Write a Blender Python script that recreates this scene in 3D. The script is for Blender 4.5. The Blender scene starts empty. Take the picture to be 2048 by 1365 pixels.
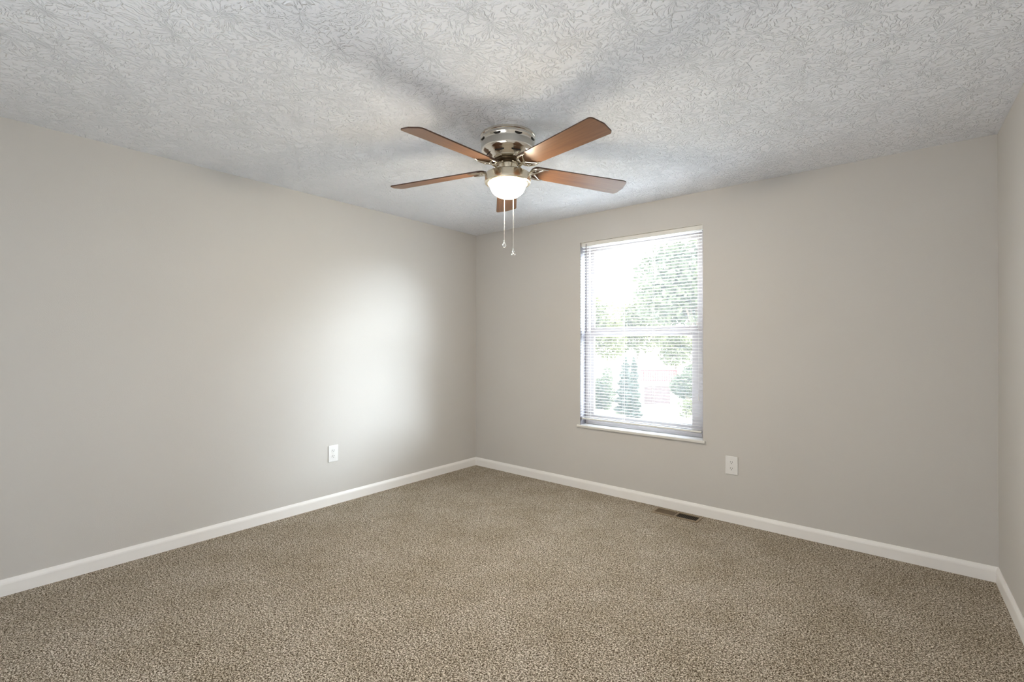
import bpy, bmesh, math, random
import numpy as np
from mathutils import Vector, Matrix, Euler

C = bpy.context.scene.collection
SC = bpy.context.scene
PI = math.pi

# ------------------------------------------------------------------ camera
CAM = Vector((3.55718, -3.69480, 1.29153))
YAW, PITCH, ROLL, FPX = 0.691606, 0.0051425, 0.0022953, 959.885
cd = bpy.data.cameras.new('camera')
cd.sensor_width = 36.0
cd.lens = FPX * 36.0 / 2048.0
cd.clip_start = 0.02
cd.clip_end = 500
cam = bpy.data.objects.new('camera', cd)
C.objects.link(cam)
_f = Vector((-math.sin(YAW) * math.cos(PITCH), math.cos(YAW) * math.cos(PITCH), math.sin(PITCH)))
_r = Vector((math.cos(YAW), math.sin(YAW), 0))
_u = _r.cross(_f)
_r2 = _r * math.cos(ROLL) + _u * math.sin(ROLL)
_u2 = _r2.cross(_f)
cam.matrix_world = Matrix(((_r2.x, _u2.x, -_f.x, CAM.x), (_r2.y, _u2.y, -_f.y, CAM.y),
                           (_r2.z, _u2.z, -_f.z, CAM.z), (0, 0, 0, 1)))
SC.camera = cam

# ------------------------------------------------------------------ exposure, world, sun, fill
SC.view_settings.view_transform = 'Standard'
SC.view_settings.look = 'None'
SC.view_settings.exposure = 0.19
SC.view_settings.gamma = 1.0
SC.view_settings.use_curve_mapping = False
SC.cycles.max_bounces = 12
SC.cycles.diffuse_bounces = 8
SC.cycles.transparent_max_bounces = 24
SC.cycles.sample_clamp_indirect = 8.0

w = bpy.data.worlds.new('hazy_sky')
SC.world = w
w.use_nodes = True
nt = w.node_tree
nt.nodes.clear()
o = nt.nodes.new('ShaderNodeOutputWorld')
bg = nt.nodes.new('ShaderNodeBackground')
tc = nt.nodes.new('ShaderNodeTexCoord')
sp = nt.nodes.new('ShaderNodeSeparateXYZ')
mr = nt.nodes.new('ShaderNodeMapRange')
mr.inputs['From Min'].default_value = -1
mr.inputs['From Max'].default_value = 1
cr = nt.nodes.new('ShaderNodeValToRGB')
cr.color_ramp.elements[0].position = 0.40
cr.color_ramp.elements[0].color = (1.05, 1.13, 1.2, 1)      # sunlit ground far below the horizon
cr.color_ramp.elements[1].position = 1.0
cr.color_ramp.elements[1].color = (0.55, 0.68, 0.95, 1)
e = cr.color_ramp.elements.new(0.50)
e.color = (0.80, 0.90, 1.0, 1)
nt.links.new(tc.outputs['Generated'], sp.inputs[0])
nt.links.new(sp.outputs['Z'], mr.inputs['Value'])
nt.links.new(mr.outputs[0], cr.inputs[0])
nt.links.new(cr.outputs[0], bg.inputs['Color'])
bg.inputs['Strength'].default_value = 11.5
nt.links.new(bg.outputs[0], o.inputs['Surface'])

sd = bpy.data.lights.new('hazy_sun', 'SUN')
sd.energy = 18.5
sd.angle = math.radians(32)
sd.color = (0.82, 0.91, 1.0)
sun = bpy.data.objects.new('hazy_sun', sd)
C.objects.link(sun)
_el = math.radians(17)
_az = Vector((0.82, 0.57, 0)).normalized()
_to = Vector((_az.x * math.cos(_el), _az.y * math.cos(_el), math.sin(_el)))
sun.rotation_euler = (-_to).to_track_quat('-Z', 'Y').to_euler()
sun.location = (20, 14, 9)

# added fill light in the unseen rear opening, behind the camera
ad = bpy.data.lights.new('rear_fill', 'AREA')
ad.shape = 'RECTANGLE'
ad.size, ad.size_y = 2.0, 2.0
ad.energy = 25
ad.color = (0.92, 0.97, 1.0)
al = bpy.data.objects.new('rear_fill', ad)
C.objects.link(al)
al.location = (2.6, -4.60, 1.12)
al.rotation_euler = (math.radians(90), 0, 0)

# added uplight standing in for a flash bounced off the ceiling, behind the camera
fd = bpy.data.lights.new('flash_fill', 'AREA')
fd.shape = 'DISK'
fd.size = 0.5
fd.energy = 6
fd.color = (0.92, 0.97, 1.0)
fl_ = bpy.data.objects.new('flash_fill', fd)
C.objects.link(fl_)
fl_.location = (3.0, -3.75, 1.6)
fl_.rotation_euler = (math.radians(180), 0, 0)

# ------------------------------------------------------------------ helpers
def obj(name, bm, mat=None, parent=None, smooth=False, kind=None):
    me = bpy.data.meshes.new(name)
    bm.normal_update()
    bm.to_mesh(me)
    bm.free()
    ob = bpy.data.objects.new(name, me)
    C.objects.link(ob)
    if mat:
        me.materials.append(mat)
    if smooth:
        for p in me.polygons:
            p.use_smooth = True
        try:
            me.set_sharp_from_angle(angle=math.radians(38))
        except Exception:
            pass
    if parent:
        ob.parent = parent
    if kind:
        ob['kind'] = kind
    return ob

def thing(name, label, cat, loc=(0, 0, 0), rot=(0, 0, 0), group=None):
    ob = bpy.data.objects.new(name, None)
    ob.empty_display_size = 0.1
    C.objects.link(ob)
    ob.location = loc
    ob.rotation_euler = rot
    ob['label'] = label
    ob['category'] = cat
    if group:
        ob['group'] = group
    return ob

def copy_tree(src, parent=None):
    c = src.copy()
    C.objects.link(c)
    c.parent = parent
    for ch in list(src.children):
        copy_tree(ch, c)
    return c

def box(bm, x0, x1, y0, y1, z0, z1, bev=0.0, seg=2):
    vs = [bm.verts.new(p) for p in ((x0, y0, z0), (x1, y0, z0), (x1, y1, z0), (x0, y1, z0),
                                    (x0, y0, z1), (x1, y0, z1), (x1, y1, z1), (x0, y1, z1))]
    fs = [bm.faces.new([vs[i] for i in q]) for q in
          ((3, 2, 1, 0), (4, 5, 6, 7), (0, 1, 5, 4), (1, 2, 6, 5), (2, 3, 7, 6), (3, 0, 4, 7))]
    if bev:
        es = list({ed for f in fs for ed in f.edges})
        bmesh.ops.bevel(bm, geom=es, offset=bev, segments=seg, profile=0.5, affect='EDGES')

def boxbm(*a, **k):
    bm = bmesh.new()
    box(bm, *a, **k)
    return bm

def lathe(bm, prof, n=64, cx=0, cy=0):
    rings = []
    for r, z in prof:
        if r < 1e-6:
            rings.append([bm.verts.new((cx, cy, z))])
        else:
            rings.append([bm.verts.new((cx + r * math.cos(2 * PI * i / n), cy + r * math.sin(2 * PI * i / n), z)) for i in range(n)])
    for a, b in zip(rings, rings[1:]):
        for i in range(n):
            j = (i + 1) % n
            if len(a) == 1 and len(b) == 1:
                continue
            if len(a) == 1:
                bm.faces.new((a[0], b[i], b[j]))
            elif len(b) == 1:
                bm.faces.new((a[j], a[i], b[0]))
            else:
                bm.faces.new((a[j], a[i], b[i], b[j]))
    bmesh.ops.recalc_face_normals(bm, faces=bm.faces)

def tube(bm, pts, rad, n=10, flat=1.0):
    pts = [Vector(p) for p in pts]
    rads = rad if isinstance(rad, (list, tuple)) else [rad] * len(pts)
    rings = []
    for i, p in enumerate(pts):
        t = (pts[min(i + 1, len(pts) - 1)] - pts[max(i - 1, 0)]).normalized()
        up = Vector((0, 0, 1)) if abs(t.z) < 0.95 else Vector((1, 0, 0))
        s = t.cross(up).normalized()
        q = s.cross(t).normalized()
        rings.append([bm.verts.new(p + s * (rads[i] * math.cos(2 * PI * k / n)) + q * (rads[i] * flat * math.sin(2 * PI * k / n))) for k in range(n)])
    for a, b in zip(rings, rings[1:]):
        for k in range(n):
            j = (k + 1) % n
            bm.faces.new((a[k], a[j], b[j], b[k]))
    bm.faces.new(rings[0][::-1])
    bm.faces.new(rings[-1])
    bmesh.ops.recalc_face_normals(bm, faces=bm.faces)

def prism(bm, outline, z0, z1):
    """closed outline [(x, y)] extruded from z0 to z1"""
    a = [bm.verts.new((x, y, z0)) for x, y in outline]
    b = [bm.verts.new((x, y, z1)) for x, y in outline]
    bm.faces.new(a[::-1])
    bm.faces.new(b)
    n = len(a)
    for i in range(n):
        j = (i + 1) % n
        bm.faces.new((a[i], a[j], b[j], b[i]))
    bmesh.ops.recalc_face_normals(bm, faces=bm.faces)

# ------------------------------------------------------------------ materials
def mat(name):
    m = bpy.data.materials.new(name)
    m.use_nodes = True
    return m, m.node_tree, m.node_tree.nodes['Principled BSDF']

def N(nt, kind, **kw):
    n = nt.nodes.new('ShaderNode' + kind)
    for k, v in kw.items():
        if k in n.inputs:
            n.inputs[k].default_value = v
        else:
            setattr(n, k, v)
    return n

def objco(nt, scale=(1, 1, 1)):
    t = N(nt, 'TexCoord')
    mp = N(nt, 'Mapping')
    mp.inputs['Scale'].default_value = scale
    nt.links.new(t.outputs['Object'], mp.inputs['Vector'])
    return mp.outputs[0]

def ramp(nt, stops):
    r = N(nt, 'ValToRGB')
    el = r.color_ramp.elements
    while len(el) < len(stops):
        el.new(0.5)
    for q, (p, c) in zip(el, stops):
        q.position = p
        q.color = (*c, 1) if len(c) == 3 else c
    return r

def simple(name, col, rough=0.5, metal=0.0, var=0.03, scale=40, bump=0.0, spec=0.5):
    m, nt, b = mat(name)
    v = objco(nt)
    n = N(nt, 'TexNoise', Scale=scale, Detail=3)
    nt.links.new(v, n.inputs['Vector'])
    c0 = tuple(max(0, x * (1 - var)) for x in col)
    c1 = tuple(min(1, x * (1 + var)) for x in col)
    r = ramp(nt, [(0.3, c0), (0.7, c1)])
    nt.links.new(n.outputs['Fac'], r.inputs[0])
    nt.links.new(r.outputs[0], b.inputs['Base Color'])
    b.inputs['Roughness'].default_value = rough
    b.inputs['Metallic'].default_value = metal
    b.inputs['Specular IOR Level'].default_value = spec
    if bump:
        bp = N(nt, 'Bump', Strength=0.5, Distance=bump)
        nt.links.new(n.outputs['Fac'], bp.inputs['Height'])
        nt.links.new(bp.outputs[0], b.inputs['Normal'])
    return m

def wall_material():
    m, nt, b = mat('greige_wall_paint')
    v = objco(nt)
    n1 = N(nt, 'TexNoise', Scale=220, Detail=3)
    n2 = N(nt, 'TexNoise', Scale=1.3, Detail=2)
    nt.links.new(v, n1.inputs['Vector'])
    nt.links.new(v, n2.inputs['Vector'])
    r = ramp(nt, [(0.3, (0.585, 0.567, 0.545)), (0.7, (0.600, 0.583, 0.562))])
    nt.links.new(n2.outputs['Fac'], r.inputs[0])
    nt.links.new(r.outputs[0], b.inputs['Base Color'])
    b.inputs['Roughness'].default_value = 0.55
    b.inputs['Specular IOR Level'].default_value = 0.3
    bp = N(nt, 'Bump', Strength=0.35, Distance=0.0012)
    nt.links.new(n1.outputs['Fac'], bp.inputs['Height'])
    nt.links.new(bp.outputs[0], b.inputs['Normal'])
    return m

def ceiling_material():
    """stomped plaster: bursts of short ridges radiating from scattered centres"""
    m, nt, b = mat('stomped_plaster_ceiling')
    L = nt.links.new
    v = objco(nt)
    dist = N(nt, 'TexNoise', Scale=9, Detail=2)
    L(v, dist.inputs['Vector'])
    dsub = N(nt, 'VectorMath', operation='SUBTRACT')
    L(dist.outputs['Color'], dsub.inputs[0])
    dsub.inputs[1].default_value = (0.5, 0.5, 0.5)
    dsc = N(nt, 'VectorMath', operation='SCALE')
    L(dsub.outputs[0], dsc.inputs[0])
    dsc.inputs['Scale'].default_value = 0.09
    vd = N(nt, 'VectorMath', operation='ADD')
    L(v, vd.inputs[0])
    L(dsc.outputs[0], vd.inputs[1])
    def burst(scale, off, k, zr):
        ad = N(nt, 'VectorMath', operation='ADD')
        L(vd.outputs[0], ad.inputs[0])
        ad.inputs[1].default_value = off
        vo = N(nt, 'TexVoronoi', voronoi_dimensions='2D', feature='F1', Scale=scale)
        L(ad.outputs[0], vo.inputs['Vector'])
        de = N(nt, 'VectorMath', operation='SUBTRACT')
        L(ad.outputs[0], de.inputs[0])
        L(vo.outputs['Position'], de.inputs[1])
        fl = N(nt, 'VectorMath', operation='MULTIPLY')
        L(de.outputs[0], fl.inputs[0])
        fl.inputs[1].default_value = (1, 1, 0)
        nm = N(nt, 'VectorMath', operation='NORMALIZE')
        L(fl.outputs[0], nm.inputs[0])
        ks = N(nt, 'VectorMath', operation='SCALE')
        L(nm.outputs[0], ks.inputs[0])
        ks.inputs['Scale'].default_value = k
        ln = N(nt, 'VectorMath', operation='LENGTH')
        L(fl.outputs[0], ln.inputs[0])
        mz = N(nt, 'Math', operation='MULTIPLY')
        L(ln.outputs['Value'], mz.inputs[0])
        mz.inputs[1].default_value = zr
        cb = N(nt, 'CombineXYZ')
        L(mz.outputs[0], cb.inputs['Z'])
        s1 = N(nt, 'VectorMath', operation='ADD')
        L(ks.outputs[0], s1.inputs[0])
        L(cb.outputs[0], s1.inputs[1])
        sc = N(nt, 'VectorMath', operation='SCALE')
        L(vo.outputs['Color'], sc.inputs[0])
        sc.inputs['Scale'].default_value = 50
        s2 = N(nt, 'VectorMath', operation='ADD')
        L(s1.outputs[0], s2.inputs[0])
        L(sc.outputs[0], s2.inputs[1])
        no = N(nt, 'TexNoise', Scale=1.0, Detail=1.5, Roughness=0.5)
        L(s2.outputs[0], no.inputs['Vector'])
        rp = ramp(nt, [(0.55, (0, 0, 0)), (0.62, (1, 1, 1)), (0.70, (1, 1, 1)), (0.80, (0.4, 0.4, 0.4))])
        L(no.outputs['Fac'], rp.inputs[0])
        return rp.outputs[0]
    a = burst(5.0, (0.3, 0.7, 0), 6.0, 26)
    c = burst(7.0, (3.1, 5.2, 0), 5.0, 34)
    mx = N(nt, 'Math', operation='MAXIMUM')
    L(a, mx.inputs[0])
    L(c, mx.inputs[1])
    fine = N(nt, 'TexNoise', Scale=120, Detail=3)
    L(v, fine.inputs['Vector'])
    ma = N(nt, 'Math', operation='MULTIPLY_ADD')
    L(fine.outputs['Fac'], ma.inputs[0])
    ma.inputs[1].default_value = 0.35
    L(mx.outputs[0], ma.inputs[2])
    bp = N(nt, 'Bump', Strength=0.92, Distance=0.0050)
    L(ma.outputs[0], bp.inputs['Height'])
    L(bp.outputs[0], b.inputs['Normal'])
    b.inputs['Base Color'].default_value = (0.885, 0.915, 0.98, 1)
    b.inputs['Roughness'].default_value = 0.8
    b.inputs['Specular IOR Level'].default_value = 0.2
    return m

def carpet_material():
    m, nt, b = mat('frieze_carpet')
    L = nt.links.new
    v = objco(nt)
    n1 = N(nt, 'TexNoise', Scale=150, Detail=2.5, Roughness=0.6, Distortion=0.6)
    L(v, n1.inputs['Vector'])
    n3 = N(nt, 'TexNoise', Scale=330, Detail=2)
    L(v, n3.inputs['Vector'])
    mx0 = N(nt, 'Math', operation='MULTIPLY_ADD')
    L(n3.outputs['Fac'], mx0.inputs[0])
    mx0.inputs[1].default_value = 0.45
    sb = N(nt, 'Math', operation='MULTIPLY')
    L(n1.outputs['Fac'], sb.inputs[0])
    sb.inputs[1].default_value = 0.55
    L(sb.outputs[0], mx0.inputs[2])
    r = ramp(nt, [(0.44, (0.058, 0.040, 0.024)), (0.482, (0.19, 0.152, 0.105)), (0.525, (0.45, 0.395, 0.31)), (0.58, (0.85, 0.78, 0.68))])
    L(mx0.outputs[0], r.inputs[0])
    n2 = N(nt, 'TexNoise', Scale=3.2, Detail=4, Roughness=0.6)
    L(v, n2.inputs['Vector'])
    r2 = ramp(nt, [(0.35, (0.90, 0.88, 0.85)), (0.65, (1.06, 1.06, 1.08))])
    L(n2.outputs['Fac'], r2.inputs[0])
    mm = N(nt, 'Mix', data_type='RGBA', blend_type='MULTIPLY')
    mm.inputs[0].default_value = 1.0
    L(r.outputs[0], mm.inputs[6])
    L(r2.outputs[0], mm.inputs[7])
    L(mm.outputs[2], b.inputs['Base Color'])
    b.inputs['Roughness'].default_value = 0.95
    b.inputs['Specular IOR Level'].default_value = 0.1
    bp = N(nt, 'Bump', Strength=0.8, Distance=0.006)
    L(mx0.outputs[0], bp.inputs['Height'])
    L(bp.outputs[0], b.inputs['Normal'])
    return m

def wood_material():
    m, nt, b = mat('reddish_brown_blade_wood')
    L = nt.links.new
    v = objco(nt, (3, 60, 60))
    n = N(nt, 'TexNoise', Scale=1.0, Detail=5, Roughness=0.65, Distortion=0.4)
    L(v, n.inputs['Vector'])
    r = ramp(nt, [(0.30, (0.155, 0.070, 0.032)), (0.52, (0.20, 0.094, 0.044)), (0.72, (0.24, 0.118, 0.058))])
    L(n.outputs['Fac'], r.inputs[0])
    L(r.outputs[0], b.inputs['Base Color'])
    b.inputs['Roughness'].default_value = 0.36
    b.inputs['Specular IOR Level'].default_value = 0.5
    return m

def glass_pane_material():
    m, nt, b = mat('glare_veil_glass')  # translucent veil in the glass stands in for glare washing out the view
    L = nt.links.new
    nt.nodes.remove(b)
    out = nt.nodes['Material Output']
    tr = N(nt, 'BsdfTransparent')
    tr.inputs[0].default_value = (0.97, 0.985, 0.975, 1)
    gl = N(nt, 'BsdfGlossy', Roughness=0.02)
    tl = N(nt, 'BsdfTranslucent')
    tl.inputs[0].default_value = (0.9, 0.92, 0.92, 1)
    lw = N(nt, 'LayerWeight', Blend=0.5)
    pw_ = N(nt, 'Math', operation='POWER')
    pw_.inputs[1].default_value = 5.0
    L(lw.outputs['Facing'], pw_.inputs[0])
    fr = N(nt, 'Math', operation='MULTIPLY_ADD')
    L(pw_.outputs[0], fr.inputs[0])
    fr.inputs[1].default_value = 0.9
    fr.inputs[2].default_value = 0.03
    v = objco(nt)
    n = N(nt, 'TexNoise', Scale=6, Detail=4)
    L(v, n.inputs['Vector'])
    r = ramp(nt, [(0.3, (0.014, 0.014, 0.014)), (0.7, (0.020, 0.020, 0.020))])
    L(n.outputs['Fac'], r.inputs[0])
    m1 = N(nt, 'MixShader')
    L(r.outputs[0], m1.inputs[0])
    L(tr.outputs[0], m1.inputs[1])
    L(tl.outputs[0], m1.inputs[2])
    m2 = N(nt, 'MixShader')
    L(fr.outputs[0], m2.inputs[0])
    L(m1.outputs[0], m2.inputs[1])
    L(gl.outputs[0], m2.inputs[2])
    L(m2.outputs[0], out.inputs[0])
    return m

def slat_material():
    m, nt, b = mat('white_vinyl_slat')
    L = nt.links.new
    v = objco(nt)
    n = N(nt, 'TexNoise', Scale=25, Detail=2)
    L(v, n.inputs['Vector'])
    r = ramp(nt, [(0.3, (0.83, 0.815, 0.80)), (0.7, (0.86, 0.845, 0.83))])
    L(n.outputs['Fac'], r.inputs[0])
    L(r.outputs[0], b.inputs['Base Color'])
    b.inputs['Roughness'].default_value = 0.4
    tl = N(nt, 'BsdfTranslucent')
    L(r.outputs[0], tl.inputs[0])
    mx = N(nt, 'MixShader')
    mx.inputs[0].default_value = 0.12
    L(b.outputs[0], mx.inputs[1])
    L(tl.outputs[0], mx.inputs[2])
    L(mx.outputs[0], nt.nodes['Material Output'].inputs[0])
    return m

def leaf_material(name, c0, c1):
    m, nt, b = mat(name)
    L = nt.links.new
    v = objco(nt)
    n = N(nt, 'TexNoise', Scale=2.5, Detail=4)
    L(v, n.inputs['Vector'])
    r = ramp(nt, [(0.35, c0), (0.65, c1)])
    L(n.outputs['Fac'], r.inputs[0])
    L(r.outputs[0], b.inputs['Base Color'])
    b.inputs['Roughness'].default_value = 0.6
    tl = N(nt, 'BsdfTranslucent')
    L(r.outputs[0], tl.inputs[0])
    mx = N(nt, 'MixShader')
    mx.inputs[0].default_value = 0.4
    L(b.outputs[0], mx.inputs[1])
    L(tl.outputs[0], mx.inputs[2])
    L(mx.outputs[0], nt.nodes['Material Output'].inputs[0])
    return m

def lamp_glass_material():
    m, nt, b = mat('lit_frosted_globe')
    L = nt.links.new
    b.inputs['Base Color'].default_value = (0.95, 0.93, 0.88, 1)
    b.inputs['Roughness'].default_value = 0.3
    v = objco(nt)
    n = N(nt, 'TexNoise', Scale=8, Detail=2)
    L(v, n.inputs['Vector'])
    r = ramp(nt, [(0.2, (1.0, 0.85, 0.64)), (0.8, (1.0, 0.88, 0.68))])
    L(n.outputs['Fac'], r.inputs[0])
    L(r.outputs[0], b.inputs['Emission Color'])
    b.inputs['Emission Strength'].default_value = 165.0
    return m

def clear_glass_material():
    m, nt, b = mat('clear_pendant_glass')
    b.inputs['Base Color'].default_value = (0.97, 0.98, 0.97, 1)
    b.inputs['Roughness'].default_value = 0.02
    b.inputs['Transmission Weight'].default_value = 1.0
    b.inputs['IOR'].default_value = 1.45
    return m

M_wall = wall_material()
M_ceil = ceiling_material()
M_carpet = carpet_material()
M_trim = simple('white_trim_paint', (0.88, 0.87, 0.86), 0.38, var=0.01, scale=8)
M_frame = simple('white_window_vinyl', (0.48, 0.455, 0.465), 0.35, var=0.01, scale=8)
M_sill = simple('white_sill_paint', (0.72, 0.71, 0.68), 0.4, var=0.03, scale=20)
M_pane = glass_pane_material()
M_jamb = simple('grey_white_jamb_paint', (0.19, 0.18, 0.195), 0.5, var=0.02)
M_slat = slat_material()
M_rail = simple('white_blind_rail', (0.78, 0.77, 0.74), 0.4, var=0.01, scale=10)
M_cord = simple('white_blind_cord', (0.80, 0.79, 0.77), 0.8, var=0.02)
M_wand = simple('clear_grey_wand', (0.22, 0.21, 0.22), 0.25, var=0.02)
M_plate = simple('white_outlet_plastic', (0.79, 0.79, 0.79), 0.3, var=0.01)
M_dark = simple('dark_opening', (0.012, 0.010, 0.009), 0.8, var=0.1)
M_reg = simple('tan_register_enamel', (0.26, 0.20, 0.13), 0.5, var=0.05)
M_vane = simple('brown_register_vane', (0.105, 0.066, 0.028), 0.45, var=0.08)
M_nickel = simple('polished_nickel', (0.78, 0.74, 0.67), 0.13, 1.0, var=0.015, scale=15)
M_satin = simple('satin_nickel_band', (0.62, 0.60, 0.55), 0.30, 1.0, var=0.015, scale=15)
M_bronze = simple('dark_bronze_flywheel', (0.13, 0.09, 0.05), 0.35, 0.8, var=0.05)
M_champ = simple('satin_champagne_nickel', (0.78, 0.71, 0.57), 0.24, 1.0, var=0.015, scale=15)
M_wood = wood_material()
M_edge = simple('dark_blade_edge', (0.06, 0.024, 0.012), 0.45, var=0.1)
M_globe = lamp_glass_material()
M_clear = clear_glass_material()
M_chain = simple('bright_bead_chain', (0.85, 0.83, 0.78), 0.25, 1.0, var=0.02)
M_black = simple('dark_vent_slot', (0.02, 0.016, 0.012), 0.6, var=0.1)

# ------------------------------------------------------------------ the room
H = 2.44
W = 3.9285
YF = -4.45                 # rear wall, behind the camera
WX = 4.042                 # right wall's far end (the wall runs slightly out of square)
T = 0.16
OX0, OX1, OZ0, OZ1 = 1.289, 2.362, 0.566, 2.197     # window opening

bm = boxbm(-T, WX + 0.3, YF - 0.4, T, -0.2, 0.0)
obj('floor', bm, M_carpet, kind='structure')
bm = boxbm(-T, WX + 0.3, YF - 0.4, T, H, H + 0.15)
obj('ceiling', bm, M_ceil, kind='structure')
bm = boxbm(-T, 0, YF - 0.4, T, 0, H)
obj('wall_left', bm, M_wall, kind='structure')
bm = bmesh.new()
box(bm, 0, OX0, 0, T, 0, H)
box(bm, OX1, W + 0.3, 0, T, 0, H)
box(bm, OX0, OX1, 0, T, 0, OZ0 - 0.022)
box(bm, OX0, OX1, 0, T, OZ1, H)
obj('wall_back', bm, M_wall, kind='structure')
bm = bmesh.new()
prism(bm, [(W, 0), (WX, YF), (WX + 0.3, YF), (W + 0.3, 0)], 0, H)
obj('wall_right', bm, M_wall, kind='structure')
obj('wall_sky_blocker', boxbm(-T, WX + 0.3, YF - 0.55, YF - 0.4, -0.2, H + 0.15), M_wall, kind='structure')  # unseen wall added to block sky light behind the rear opening
bm = bmesh.new()
box(bm, 0, 0.35, YF - 0.12, YF, 0, H)
box(bm, 3.45, WX, YF - 0.12, YF, 0, H)
box(bm, 0.35, 3.45, YF - 0.12, YF, 2.15, H)
obj('wall_front', bm, M_wall, kind='structure')  # unseen rear wall, its opening made for the added fill light

def baseboard(name, p0, p1, nrm, m0, m1):
    """profile swept from p0 to p1, mitred ends m0, m1 (shift along the run per unit of depth)"""
    prof = [(0, 0), (0.013, 0), (0.013, 0.058), (0.0115, 0.066), (0.007, 0.076), (0.004, 0.083), (0, 0.083)]
    d = Vector((p1[0] - p0[0], p1[1] - p0[1], 0)).normalized()
    n = Vector((nrm[0], nrm[1], 0))
    bm = bmesh.new()
    a = [bm.verts.new(Vector((*p0, 0)) + n * q + d * q * m0 + Vector((0, 0, z))) for q, z in prof]
    b = [bm.verts.new(Vector((*p1, 0)) + n * q - d * q * m1 + Vector((0, 0, z))) for q, z in prof]
    k = len(prof)
    for i in range(k):
        j = (i + 1) % k
        bm.faces.new((a[i], a[j], b[j], b[i]))
    bm.faces.new(a[::-1])
    bm.faces.new(b)
    bmesh.ops.recalc_face_normals(bm, faces=bm.faces)
    return obj(name, bm, M_trim, kind='structure')

baseboard('baseboard_left', (0, YF), (0, 0), (1, 0), 0, 1)
baseboard('baseboard_back', (0, 0), (W, 0), (0, -1), 1, 1)
rd = Vector((WX - W, YF)).normalized()
baseboard('baseboard_right', (W, 0), (WX, YF), (rd.y, -rd.x), 1, 0)

# ------------------------------------------------------------------ the window
win = bpy.data.objects.new('window_1', None)
C.objects.link(win)
win.location = ((OX0 + OX1) / 2, 0, OZ0)
win['kind'] = 'structure'
WO = Vector(win.location)
def wbm(*boxes, bev=0.0):
    bm = bmesh.new()
    for b in boxes:
        box(bm, b[0] - WO.x, b[1] - WO.x, b[2], b[3], b[4] - WO.z, b[5] - WO.z, bev=bev)
    return bm
F0, F1 = 0.095, 0.158
def ring(x0, x1, z0, z1, y0, y1, l, r, b, t):
    return [(x0, x0 + l, y0, y1, z0, z1), (x1 - r, x1, y0, y1, z0, z1),
            (x0 + l, x1 - r, y0, y1, z0, z0 + b), (x0 + l, x1 - r, y0, y1, z1 - t, z1)]
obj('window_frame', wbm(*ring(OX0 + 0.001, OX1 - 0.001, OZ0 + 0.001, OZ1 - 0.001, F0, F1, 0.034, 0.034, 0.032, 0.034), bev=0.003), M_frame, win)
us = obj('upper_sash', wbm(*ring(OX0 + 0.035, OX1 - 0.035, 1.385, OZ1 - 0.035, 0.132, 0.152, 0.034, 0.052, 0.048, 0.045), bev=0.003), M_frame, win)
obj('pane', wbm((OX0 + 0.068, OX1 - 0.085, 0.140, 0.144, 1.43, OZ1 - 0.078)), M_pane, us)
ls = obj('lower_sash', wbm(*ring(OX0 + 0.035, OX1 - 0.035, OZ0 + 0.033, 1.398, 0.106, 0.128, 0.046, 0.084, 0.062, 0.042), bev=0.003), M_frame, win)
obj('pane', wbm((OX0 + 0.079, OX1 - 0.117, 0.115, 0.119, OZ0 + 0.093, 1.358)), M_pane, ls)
bm = bmesh.new()
box(bm, 1.80 - WO.x, 1.86 - WO.x, 0.096, 0.106, 1.398 - 0.012 - WO.z, 1.398 - WO.z, bev=0.003)
obj('sash_lock', bm, M_frame, ls)
bm = bmesh.new()
box(bm, 1.264 - WO.x, 2.381 - WO.x, -0.018, 0.0, -0.020, 0, bev=0.004, seg=3)
box(bm, OX0 + 0.001 - WO.x, OX1 - 0.001 - WO.x, 0.0, F0 + 0.02, -0.020, 0)
obj('window_sill', bm, M_sill, win)
for i, (xa, xb) in enumerate(((OX0, OX0 + 0.002), (OX1 - 0.002, OX1))):
    obj('jamb_lining', wbm((xa, xb, 0.002, F0, OZ0, OZ1 - 0.003)), M_jamb, win)
obj('jamb_lining', wbm((OX0 + 0.003, OX1 - 0.003, 0.002, F0, OZ1 - 0.003, OZ1)), M_sill, win)

# ------------------------------------------------------------------ the mini blind
BY = 0.026
bl = thing('window_blind', 'white horizontal mini blind hanging open in the window recess', 'window blind', (1.823, BY, OZ1))
BX0, BX1 = 1.297 - 1.823, 2.347 - 1.823
zt = -0.004
bm = bmesh.new()
box(bm, BX0, BX1, -0.013, 0.013, -0.036, zt, bev=0.002)
obj('headrail', bm, M_rail, bl)
zb = 0.617 - OZ1
bm = bmesh.new()
box(bm, BX0 - 0.001, BX1, -0.012, 0.012, zb, zb + 0.013, bev=0.003, seg=3)
obj('bottom_rail', bm, M_rail, bl)
bm = bmesh.new()
NS = 62
z0s, z1s = zb + 0.024, -0.046
tilt = math.radians(-5)
for i in range(NS):
    z = z0s + (z1s - z0s) * i / (NS - 1)
    rows = []
    for k in range(5):
        s = -1 + k * 0.5
        yy, zz = s * 0.0122, 0.0018 * (1 - s * s)
        rows.append((yy * math.cos(tilt) - zz * math.sin(tilt), z + yy * math.sin(tilt) + zz * math.cos(tilt)))
    va = [[bm.verts.new((x, y, q + dz)) for y, q in rows] for x in (BX0 + 0.002, BX1 - 0.002) for dz in (0.0, -0.0005)]
    for k in range(4):
        bm.faces.new((va[0][k], va[2][k], va[2][k + 1], va[0][k + 1]))
        bm.faces.new((va[1][k + 1], va[3][k + 1], va[3][k], va[1][k]))
    bm.faces.new((va[0][0], va[1][0], va[3][0], va[2][0]))
    bm.faces.new((va[0][4], va[2][4], va[3][4], va[1][4]))
bmesh.ops.recalc_face_normals(bm, faces=bm.faces)
obj('slat_panel', bm, M_slat, bl)
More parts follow.
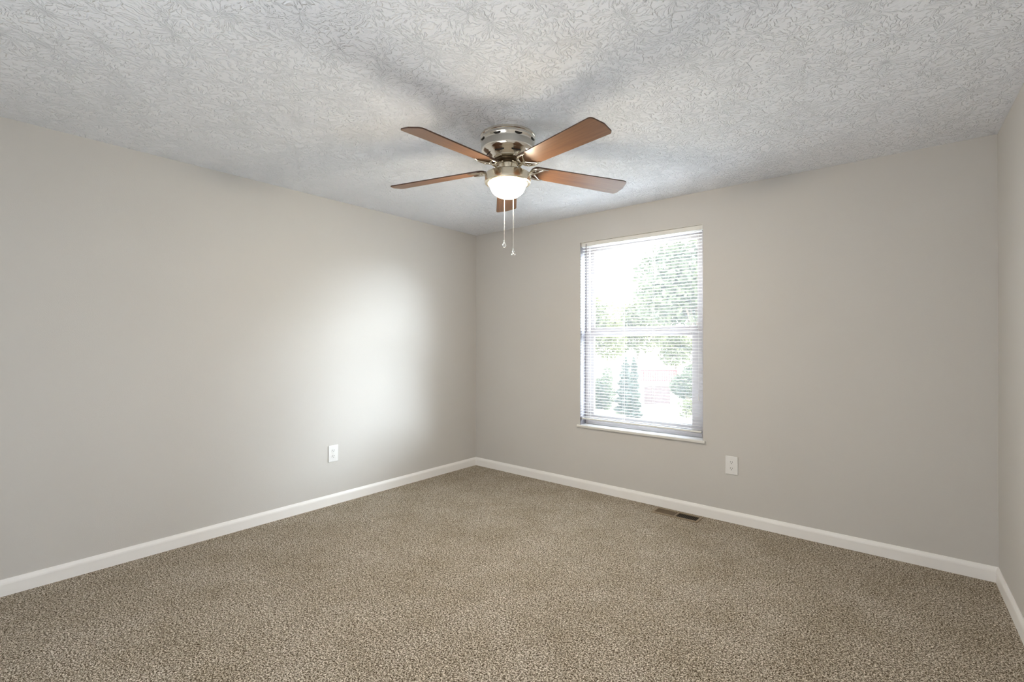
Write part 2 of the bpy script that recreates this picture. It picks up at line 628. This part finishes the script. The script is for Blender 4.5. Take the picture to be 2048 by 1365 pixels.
for x in (1.372, 1.70, 1.96, 2.265):
    bm = bmesh.new()
    for yy in (-0.0132, 0.0132):
        tube(bm, [(x - 1.823, yy, zb + 0.012), (x - 1.823, yy, -0.03)], 0.0007, 5)
    obj('ladder_cord', bm, M_cord, bl)
bm = bmesh.new()
tube(bm, [(1.345 - 1.823, -0.0185, -0.020), (1.3452 - 1.823, -0.019, -0.05), (1.348 - 1.823, -0.019, -0.42), (1.350 - 1.823, -0.019, -0.80)], 0.0035, 6)
obj('tilt_wand', bm, M_wand, bl)
bm = bmesh.new()
tube(bm, [(2.325 - 1.823, -0.0165, -0.03), (2.326 - 1.823, -0.017, -0.9), (2.327 - 1.823, -0.017, -1.30)], 0.0011, 5)
tube(bm, [(2.327 - 1.823, -0.017, -1.29), (2.327 - 1.823, -0.017, -1.335)], [0.002, 0.005], 8)
obj('lift_cord', bm, M_cord, bl)
for xa, xb in ((1.2905, 1.2965), (2.3475, 2.3605)):
    bm = bmesh.new()
    box(bm, xa - 1.823, xb - 1.823, -0.015, 0.014, -0.040, -0.001, bev=0.001)
    obj('bracket', bm, M_sill, bl)

# ------------------------------------------------------------------ wall outlets
def outlet(label, loc, rz):
    t = thing('wall_outlet', label, 'electrical outlet', loc, (0, 0, rz), 'white duplex outlets on the walls')
    # local: plate in the xz plane, facing -y
    bm = bmesh.new()
    box(bm, -0.0425, 0.0425, -0.0065, 0, -0.066, 0.066, bev=0.004, seg=3)
    obj('cover_plate', bm, M_plate, t)
    for zc in (0.0225, -0.0225):
        out = []
        for k in range(28):
            a = 2 * PI * k / 28
            out.append((0.0172 * math.cos(a), max(-0.0135, min(0.0135, 0.0172 * math.sin(a)))))
        bm = bmesh.new()
        prism(bm, out, 0.0, 0.0025)
        bmesh.ops.rotate(bm, verts=bm.verts, cent=(0, 0, 0), matrix=Matrix.Rotation(PI / 2, 3, 'X'))
        bmesh.ops.translate(bm, verts=bm.verts, vec=(0, -0.0062, zc))
        r = obj('receptacle', bm, M_plate, t)
        for xs, h in ((-0.0064, 0.0045), (0.0064, 0.0038)):
            bm = bmesh.new()
            box(bm, xs - 0.0013, xs + 0.0013, -0.0092, -0.0086, zc + 0.004 - h, zc + 0.004 + h)
            obj('slot', bm, M_dark, r)
        bm = bmesh.new()
        bmesh.ops.create_circle(bm, cap_ends=True, segments=14, radius=0.0028)
        bmesh.ops.rotate(bm, verts=bm.verts, cent=(0, 0, 0), matrix=Matrix.Rotation(PI / 2, 3, 'X'))
        bmesh.ops.translate(bm, verts=bm.verts, vec=(0, -0.0090, zc - 0.0078))
        ext = bmesh.ops.extrude_face_region(bm, geom=list(bm.faces))
        bmesh.ops.translate(bm, verts=[q for q in ext['geom'] if isinstance(q, bmesh.types.BMVert)], vec=(0, 0.0006, 0))
        obj('ground_hole', bm, M_dark, r)
    bm = bmesh.new()
    lathe(bm, [(0, 0.0012), (0.002, 0.001), (0.003, 0.0004), (0.003, 0)], 14)
    bmesh.ops.rotate(bm, verts=bm.verts, cent=(0, 0, 0), matrix=Matrix.Rotation(PI / 2, 3, 'X'))
    bmesh.ops.translate(bm, verts=bm.verts, vec=(0, -0.0065, 0))
    obj('screw', bm, M_plate, t)
    return t
outlet('white wall outlet on the left wall below the bright patch of light', (0, -1.643, 0.4075), PI / 2)
outlet('white wall outlet on the window wall, right of and below the window', (2.5655, 0, 0.4125), 0)

# ------------------------------------------------------------------ floor register
rg = thing('floor_register', 'brown slotted floor vent set in the carpet by the window wall', 'floor vent', (2.203, -0.109, 0.0))
RX, RY = 0.158, 0.046
bm = bmesh.new()
for b in ((-RX - 0.018, -RX, -RY - 0.018, RY + 0.018), (RX, RX + 0.018, -RY - 0.018, RY + 0.018),
          (-RX, RX, -RY - 0.018, -RY), (-RX, RX, RY, RY + 0.018), (-0.006, 0.006, -RY, RY)):
    box(bm, b[0], b[1], b[2], b[3], 0.0005, 0.006)
obj('flange', bm, M_reg, rg)
bm = bmesh.new()
box(bm, -RX, RX, -RY, RY, 0.0003, 0.0008)
obj('dark_interior', bm, M_dark, rg)  # near-black sheet stands in for the shaded inside of the duct
for side in (-1, 1):
    for k in range(11):
        xc = side * (0.013 + 0.0133 * k)
        bm = bmesh.new()
        lean = -0.0062 if side < 0 else 0.0022
        wv = 0.0012
        a = [(xc - lean - wv, 0.0012), (xc - lean + wv, 0.0012), (xc + lean + wv, 0.0058), (xc + lean - wv, 0.0058)]
        p = [bm.verts.new((x, -RY, z)) for x, z in a]
        q = [bm.verts.new((x, RY, z)) for x, z in a]
        bm.faces.new(p); bm.faces.new(q[::-1])
        for i in range(4):
            j = (i + 1) % 4
            bm.faces.new((p[j], p[i], q[i], q[j]))
        bmesh.ops.recalc_face_normals(bm, faces=bm.faces)
        obj('vane', bm, M_vane, rg)
bm = boxbm(-0.020, -0.016, 0.010, 0.032, 0.004, 0.009, bev=0.001)
obj('damper_lever', bm, M_reg, rg)

# ------------------------------------------------------------------ ceiling fan
FX, FY = 1.848, -1.671
fan = thing('ceiling_fan', 'flush mount ceiling fan with five reddish brown blades and a lit globe', 'ceiling fan', (FX, FY, H))
def zz(z): return z - H
bm = bmesh.new()
lathe(bm, [(0, 0), (0.148, 0), (0.1505, -0.003), (0.1505, -0.012), (0.1475, -0.015), (0.1505, -0.019), (0.1525, -0.026),
           (0.151, -0.033), (0.1475, -0.040), (0.146, -0.046), (0.146, -0.082), (0.1445, -0.092), (0.139, -0.099), (0.130, -0.1045),
           (0.122, -0.110), (0.112, -0.120), (0.103, -0.127), (0.100, -0.130), (0.102, -0.1335), (0.098, -0.137), (0.088, -0.139), (0.060, -0.140), (0, -0.140)], 72)
mh = obj('motor_housing', bm, M_nickel, fan, smooth=True)
bm = bmesh.new()
lathe(bm, [(0.1455, -0.048), (0.1468, -0.0485), (0.1468, -0.081), (0.1455, -0.0815)], 72)
obj('housing_band', bm, M_satin, mh, smooth=True)
def vent(rad, z, hw, hh, tilt_, ang):
    bm = bmesh.new()
    out = [(hw * math.cos(2 * PI * k / 16), hh * math.sin(2 * PI * k / 16)) for k in range(16)]
    if hh < hw * 0.22:
        out = [(-hw, -hh), (hw, -hh), (hw, hh), (-hw, hh)]
    prism(bm, out, -0.003, 0.0012)
    # stand the plate on the shell: local z -> outward
    bmesh.ops.rotate(bm, verts=bm.verts, cent=(0, 0, 0), matrix=Matrix.Rotation(PI / 2 + tilt_, 3, 'X'))
    bmesh.ops.translate(bm, verts=bm.verts, vec=(0, -rad, z))
    bmesh.ops.rotate(bm, verts=bm.verts, cent=(0, 0, 0), matrix=Matrix.Rotation(ang, 3, 'Z'))
    obj('vent_slot', bm, M_black, mh)
AF = math.atan2(CAM.y - FY, CAM.x - FX) + PI / 2     # turns local -y towards the camera
for k in range(8):
    vent(0.1492, -0.0385, 0.0205, 0.0072, -0.30, AF + (k + 0.5) * PI / 4)
for k in range(8):
    vent(0.1165, -0.1160, 0.026, 0.0030, -0.85, AF + (k + 0.5) * PI / 4)
bm = bmesh.new()
lathe(bm, [(0, -0.1405), (0.078, -0.1405), (0.078, -0.146), (0.056, -0.147), (0.056, -0.155), (0.046, -0.157), (0, -0.157)], 48)
obj('blade_hub', bm, M_bronze, fan, smooth=True)
bm = bmesh.new()
lathe(bm, [(0, -0.157), (0.045, -0.157), (0.047, -0.159), (0.047, -0.198), (0.044, -0.203), (0, -0.203)], 40)
for k in range(8):
    a = k * PI / 4
    tube(bm, [(0.0475 * math.cos(a), 0.0475 * math.sin(a), -0.162), (0.0475 * math.cos(a), 0.0475 * math.sin(a), -0.196)], 0.0022, 6)
obj('switch_housing', bm, M_champ, fan, smooth=True)
bm = bmesh.new()
lathe(bm, [(0, -0.202), (0.050, -0.202), (0.085, -0.206), (0.115, -0.210), (0.1245, -0.216), (0.1265, -0.222), (0.1265, -0.246), (0.1285, -0.252), (0.1265, -0.262),
           (0.121, -0.266), (0.110, -0.2665), (0.109, -0.258), (0.108, -0.225), (0, -0.222)], 72)
obj('light_fitter', bm, M_champ, fan, smooth=True)
bm = bmesh.new()
pr = [(0.0985, -0.232), (0.1005, -0.262)]
for k in range(1, 13):
    a = k / 12 * PI / 2
    pr.append((0.1005 * math.cos(a) ** 0.85 if k < 12 else 0, -0.262 - 0.083 * math.sin(a)))
lathe(bm, pr, 64)
obj('globe', bm, M_globe, fan, smooth=True)

# one blade along +x (local), then four copies
ZB = 2.262 - H
BR0, BR1 = 0.130, 0.722
PT = math.radians(12)
def blade_outline():
    p = []
    def wid(x): return 0.056 + (0.071 - 0.056) * (x - BR0) / (BR1 - BR0)
    # root: rounded
    for k in range(9):
        a = PI / 2 + PI * k / 8
        p.append((BR0 + 0.032 + 0.032 * math.cos(a), 0.056 * (math.copysign(abs(math.sin(a)) ** 0.75, math.sin(a)))))
    # tip, lower (-y) corner then (+y) corner: rounded, slightly bowed end
    w1 = 0.071
    r0 = 0.022
    for k in range(7):
        a = -PI / 2 + (PI / 2) * k / 6 * 0.86
        p.append((BR1 - 0.010 - r0 + r0 * math.cos(a), -w1 + r0 + r0 * math.sin(a)))
    p.append((BR1, 0))
    for k in range(7):
        a = (PI / 2) * 0.14 + (PI / 2) * 0.86 * k / 6
        p.append((BR1 - 0.010 - r0 + r0 * math.cos(a), w1 - r0 + r0 * math.sin(a)))
    return p
bm = bmesh.new()
prism(bm, blade_outline(), -0.003, 0.003)
bmesh.ops.rotate(bm, verts=bm.verts, cent=(0, 0, 0), matrix=Matrix.Rotation(-PT, 3, 'X'))
blade0 = obj('blade', bm, M_wood, fan)
blade0.data.materials.append(M_edge)
for pl in blade0.data.polygons:
    if abs(pl.normal.z) < 0.6:
        pl.material_index = 1
blade0.location = (0, 0, ZB)
# arm: curved neck + crescent claw under the blade root
bm = bmesh.new()
hubz = -0.150 - ZB
tube(bm, [(0.050, 0, hubz), (0.064, 0, hubz - 0.004), (0.076, 0, hubz - 0.017), (0.089, 0, hubz - 0.034), (0.104, 0, hubz - 0.046), (0.122, 0, -0.014), (0.145, 0, -0.011)],
     [0.011, 0.010, 0.0075, 0.007, 0.0075, 0.009, 0.007], 10, 0.7)
bm2 = bmesh.new()
for s in (-1, 1):
    horn = [(0.130, 0, -0.009), (0.134, s * 0.022, -0.0085), (0.147, s * 0.040, -0.008), (0.168, s * 0.050, -0.0075), (0.196, s * 0.0525, -0.007), (0.222, s * 0.050, -0.0058)]
    tube(bm2, horn, [0.0085, 0.0085, 0.0082, 0.0075, 0.0055, 0.0025], 10, 0.75)
    inner = [(0.152, 0, -0.009), (0.162, s * 0.012, -0.009), (0.175, s * 0.024, -0.0085), (0.190, s * 0.040, -0.0078), (0.202, s * 0.0495, -0.0068)]
    tube(bm2, inner, [0.007, 0.006, 0.005, 0.0042, 0.003], 8, 0.75)
tube(bm2, [(0.128, 0, -0.010), (0.158, 0, -0.010)], 0.009, 10, 0.7)
for x, y in ((0.150, 0.036), (0.150, -0.036), (0.156, 0)):
    lathe(bm2, [(0, -0.0185), (0.003, -0.018), (0.0048, -0.0155), (0.0048, -0.008)], 12, x, y)
bmesh.ops.rotate(bm2, verts=bm2.verts, cent=(0, 0, 0), matrix=Matrix.Rotation(-PT, 3, 'X'))
_tmp = bpy.data.meshes.new('blade_claw')
bm2.to_mesh(_tmp)
bm2.free()
bm.from_mesh(_tmp)
bpy.data.meshes.remove(_tmp)
arm0 = obj('blade_arm', bm, M_nickel, blade0, smooth=True)
arm0['label'] = 'curved nickel blade arm with crescent claw'
PH = math.radians(-54.3) + YAW
for k in range(5):
    b = blade0 if k == 0 else copy_tree(blade0, fan)
    b.rotation_euler = (0, math.radians((1.7, 3.0, 3.0, 3.0, 3.0)[k]), PH + k * 2 * PI / 5 + math.radians((0, 0, 1.6, 0, 0)[k]))

# pull chains: out of the switch housing, over the fitter's far rim and down
def camdir(dx, dd):      # offset given as right / away from the camera -> room axes
    return Vector((dx * math.cos(YAW) - dd * math.sin(YAW), dx * math.sin(YAW) + dd * math.cos(YAW), 0))
def chain(dx, zend, kind):
    p0 = camdir(dx * 0.5, 0.046)
    p1 = camdir(dx * 0.9, 0.120)
    p2 = camdir(dx, 0.1345)
    pts = [p0 + Vector((0, 0, -0.182)), p1 + Vector((0, 0, -0.200)), p2 + Vector((0, 0, -0.218)), p2 + Vector((0, 0, -0.30)), p2 + Vector((0, 0, zend))]
    bm = bmesh.new()
    tube(bm, pts, 0.0010, 8)
    z = -0.23
    while z > zend + 0.004:
        bmesh.ops.create_icosphere(bm, subdivisions=1, radius=0.0012, matrix=Matrix.Translation(p2 + Vector((0, 0, z))))
        z -= 0.003
    ch = obj('pull_chain', bm, M_chain, fan)
    bm = bmesh.new()
    if kind == 'drop':
        lathe(bm, [(0, zend + 0.004), (0.002, zend + 0.003), (0.0025, zend - 0.006), (0.006, zend - 0.012), (0.0105, zend - 0.021), (0.0115, zend - 0.028), (0.0095, zend - 0.035), (0.005, zend - 0.0395), (0, zend - 0.0405)], 24, p2.x, p2.y)
        d = obj('pendant', bm, M_clear, ch, smooth=True)
        d['label'] = 'clear glass teardrop pendant'
    else:
        lathe(bm, [(0, zend + 0.004), (0.002, zend + 0.003), (0.003, zend - 0.008), (0.0065, zend - 0.014), (0.005, zend - 0.020), (0.009, zend - 0.026), (0.0125, zend - 0.031), (0.0115, zend - 0.035), (0.006, zend - 0.036), (0, zend - 0.034)], 20, p2.x, p2.y)
        d = obj('pendant', bm, M_clear, ch, smooth=True)
        d['label'] = 'clear glass bell shaped pendant'
def chz(dx, y):
    return 1.2915 + (687.4 - y) / 959.9 * (2.645 + 0.1345) - H
chain(-0.0205, chz(0, 481), 'drop')
chain(0.0315, chz(0, 498), 'bell')

# ------------------------------------------------------------------ outdoors, beyond the window
GZ = -3.0
def at(px, depth, z=0.0):
    dx = (px - 1024) / FPX * depth
    return Vector((CAM.x + dx * math.cos(YAW) - depth * math.sin(YAW), CAM.y + dx * math.sin(YAW) + depth * math.cos(YAW), z))
def zat(py, depth):
    return CAM.z + (687.4 - py) / FPX * depth
M_lawn = simple('sunlit_lawn', (0.18, 0.18, 0.075), 0.9, var=0.25, scale=1.5)
M_pave = simple('pale_concrete_drive', (0.30, 0.26, 0.195), 0.8, var=0.05, scale=2)
M_bark = simple('grey_brown_bark', (0.16, 0.12, 0.09), 0.9, var=0.2, scale=6)
M_leafA = leaf_material('grey_green_leaves', (0.072, 0.078, 0.038), (0.130, 0.134, 0.070))
M_leafY = leaf_material('yellow_green_leaves', (0.11, 0.112, 0.04), (0.19, 0.178, 0.085))
M_conif = leaf_material('dark_evergreen_needles', (0.070, 0.078, 0.052), (0.112, 0.120, 0.082))
M_red = simple('red_painted_rail', (0.16, 0.012, 0.012), 0.6, var=0.1)
M_siding = simple('cream_siding', (0.30, 0.26, 0.21), 0.7, var=0.03, scale=3)
M_brick = simple('brown_garden_wall_stone', (0.09, 0.055, 0.045), 0.8, var=0.2, scale=5)
bm = boxbm(-70, 30, 9, 110, GZ - 0.3, GZ)
obj('lawn', bm, M_lawn, kind='structure')
p = at(1345, 30)
bm = bmesh.new()
prism(bm, [tuple(at(1283, 24)[:2]), tuple(at(1500, 24)[:2]), tuple(at(1480, 38)[:2]), tuple(at(1283, 38)[:2])], GZ + 0.001, GZ + 0.03)
obj('driveway', bm, M_pave, kind='structure')

def leaves(rng, n, center_fn, size):
    c = center_fn(n)
    u = rng.normal(size=(n, 3)); u /= np.linalg.norm(u, axis=1, keepdims=True)
    t = rng.normal(size=(n, 3)); v = np.cross(u, t); v /= np.linalg.norm(v, axis=1, keepdims=True)
    s = size * rng.uniform(0.6, 1.3, (n, 1))
    q = np.stack([c - u * s, c + v * s * 0.5, c + u * s, c - v * s * 0.5], 1)
    return q.reshape(-1, 3)
def leaf_mesh(name, co, material, parent):
    n = len(co) // 4
    me = bpy.data.meshes.new(name)
    me.from_pydata([tuple(x) for x in co], [], [(4 * i, 4 * i + 1, 4 * i + 2, 4 * i + 3) for i in range(n)])
    ob = bpy.data.objects.new(name, me)
    C.objects.link(ob)
    me.materials.append(material)
    ob.parent = parent
    return ob
def tree(name, label, pos, crown_z, rad, material, n, size, seed, group=None, lumps=14):
    rng = np.random.default_rng(seed)
    t = thing(name, label, 'tree', (pos.x, pos.y, GZ), group=group)
    rx, rz = rad
    cz = crown_z - GZ
    lc = rng.normal(size=(lumps, 3)); lc /= np.linalg.norm(lc, axis=1, keepdims=True)
    lc *= rng.uniform(0.35, 0.8, (lumps, 1)) * np.array([[rx, rx, rz]])
    def cf(n):
        k = rng.integers(0, lumps, n)
        d = rng.normal(size=(n, 3)); d /= np.linalg.norm(d, axis=1, keepdims=True)
        d *= rng.uniform(0.5, 1.0, (n, 1)) ** 0.6 * np.array([[rx, rx, rz]]) * 0.46
        return lc[k] + d + np.array([[0, 0, cz]])
    leaf_mesh('foliage', leaves(rng, n, cf, size), material, t)
    bm = bmesh.new()
    tube(bm, [(0, 0, -0.05), (0.05, 0, cz * 0.5), (0, 0.05, cz)], [0.05 * rx + 0.06, 0.04 * rx + 0.05, 0.03], 8)
    for k in range(0, lumps, 2):
        tube(bm, [(0, 0, max(0.3, cz - rz * 0.8)), tuple(lc[k] * 0.5 + np.array([0, 0, cz - 0.2 * rz])), tuple(lc[k] + np.array([0, 0, cz]))], [0.05, 0.035, 0.012], 6)
    obj('trunk', bm, M_bark, t, smooth=True)
    return t
def conifer(label, pos, h, r, seed):
    rng = np.random.default_rng(seed)
    t = thing('evergreen_tree', label, 'tree', (pos.x, pos.y, GZ), group='narrow evergreens in the garden outside')
    def cf(n):
        z = 1 - np.sqrt(rng.uniform(0, 1, n))
        a = rng.uniform(0, 2 * PI, n)
        rr = r * (1 - z) ** 0.62 * (0.75 + 0.25 * np.sin(z * 40)) * rng.uniform(0.6, 1.0, n)
        return np.stack([rr * np.cos(a), rr * np.sin(a), 0.15 + z * (h - 0.15)], 1)
    leaf_mesh('foliage', leaves(rng, 5000, cf, 0.10), M_conif, t)
    bm = bmesh.new()
    tube(bm, [(0, 0, -0.05), (0, 0, h * 0.9)], [0.08, 0.02], 8)
    obj('trunk', bm, M_bark, t)
    return t

tree('leafy_tree', 'tall grey green tree outside the right half of the upper sash', at(1392, 17), zat(575, 17), (2.1, 2.1), M_leafA, 9000, 0.12, 3, 'trees in the garden outside', 18)
tree('leafy_tree', 'yellow green tree low behind the left side of the window glass', at(1188, 44), zat(640, 44), (3.3, 3.6), M_leafY, 6000, 0.22, 5, 'trees in the garden outside')
tree('leafy_tree', 'yellow green tree just above the pair of narrow evergreens', at(1275, 56), zat(655, 56), (3.4, 3.8), M_leafY, 6000, 0.22, 8, 'trees in the garden outside')
tree('leafy_tree', 'yellow green tree behind and above the red deck railing', at(1352, 66), zat(690, 66), (3.6, 2.6), M_leafY, 6000, 0.22, 9, 'trees in the garden outside')
tree('shrub', 'pale green bush outside at the left edge of the lower sash', at(1206, 31.5), zat(785, 31.5), (0.8, 1.6), M_leafA, 4000, 0.10, 11)
tree('shrub', 'grey green bush outside at the right edge of the lower sash', at(1376, 24), zat(765, 24), (0.75, 1.1), M_leafA, 4000, 0.09, 12)
tree('shrub', 'small yellow green bush at bottom right of the window view', at(1372, 21.5), zat(815, 21.5), (0.45, 0.45), M_leafY, 1500, 0.06, 13)
conifer('narrow dark evergreen outside, left and broader one of the pair', at(1251, 29.4), zat(713, 29.4) - GZ, 0.78, 21)
conifer('narrow dark evergreen outside, right one of the pair beside the driveway', at(1268, 27.2), zat(711, 27.2) - GZ, 0.48, 22)

pd = at(1318, 40)
dk = thing('raised_deck', 'raised pale deck with a red railing across the garden', 'deck', (pd.x, pd.y, GZ), (0, 0, YAW))
zt_, zb_ = zat(740, 40) - GZ, zat(762, 40) - GZ
bm = boxbm(-1.5, 1.5, 0, 2.5, zb_ - 0.2, zb_ - 0.05)
obj('deck_platform', bm, M_siding, dk)
bm = boxbm(-1.45, 1.45, 0.05, 0.12, 0, zb_ - 0.2)
obj('deck_skirt', bm, M_siding, dk)
obj('top_rail', boxbm(-1.5, 1.5, 0, 0.10, zt_ - 0.07, zt_), M_red, dk)
obj('bottom_rail', boxbm(-1.5, 1.5, 0.02, 0.08, zb_ + 0.03, zb_ + 0.09), M_red, dk)
for k in range(16):
    x = -1.45 + 2.9 * k / 15
    obj('baluster', boxbm(x - 0.03, x + 0.03, 0.02, 0.08, zb_ - 0.05, zt_ - 0.07), M_red, dk)
pw = at(1318, 34)
gw = thing('garden_wall', 'low brown garden wall in front of the raised deck', 'wall', (pw.x, pw.y, GZ), (0, 0, YAW))
hz = zat(770, 34) - GZ
obj('wall_course', boxbm(-1.0, 0.8, 0, 0.25, 0, hz - 0.08), M_brick, gw)
obj('coping', boxbm(-1.03, 0.83, -0.03, 0.28, hz - 0.08, hz), M_siding, gw)
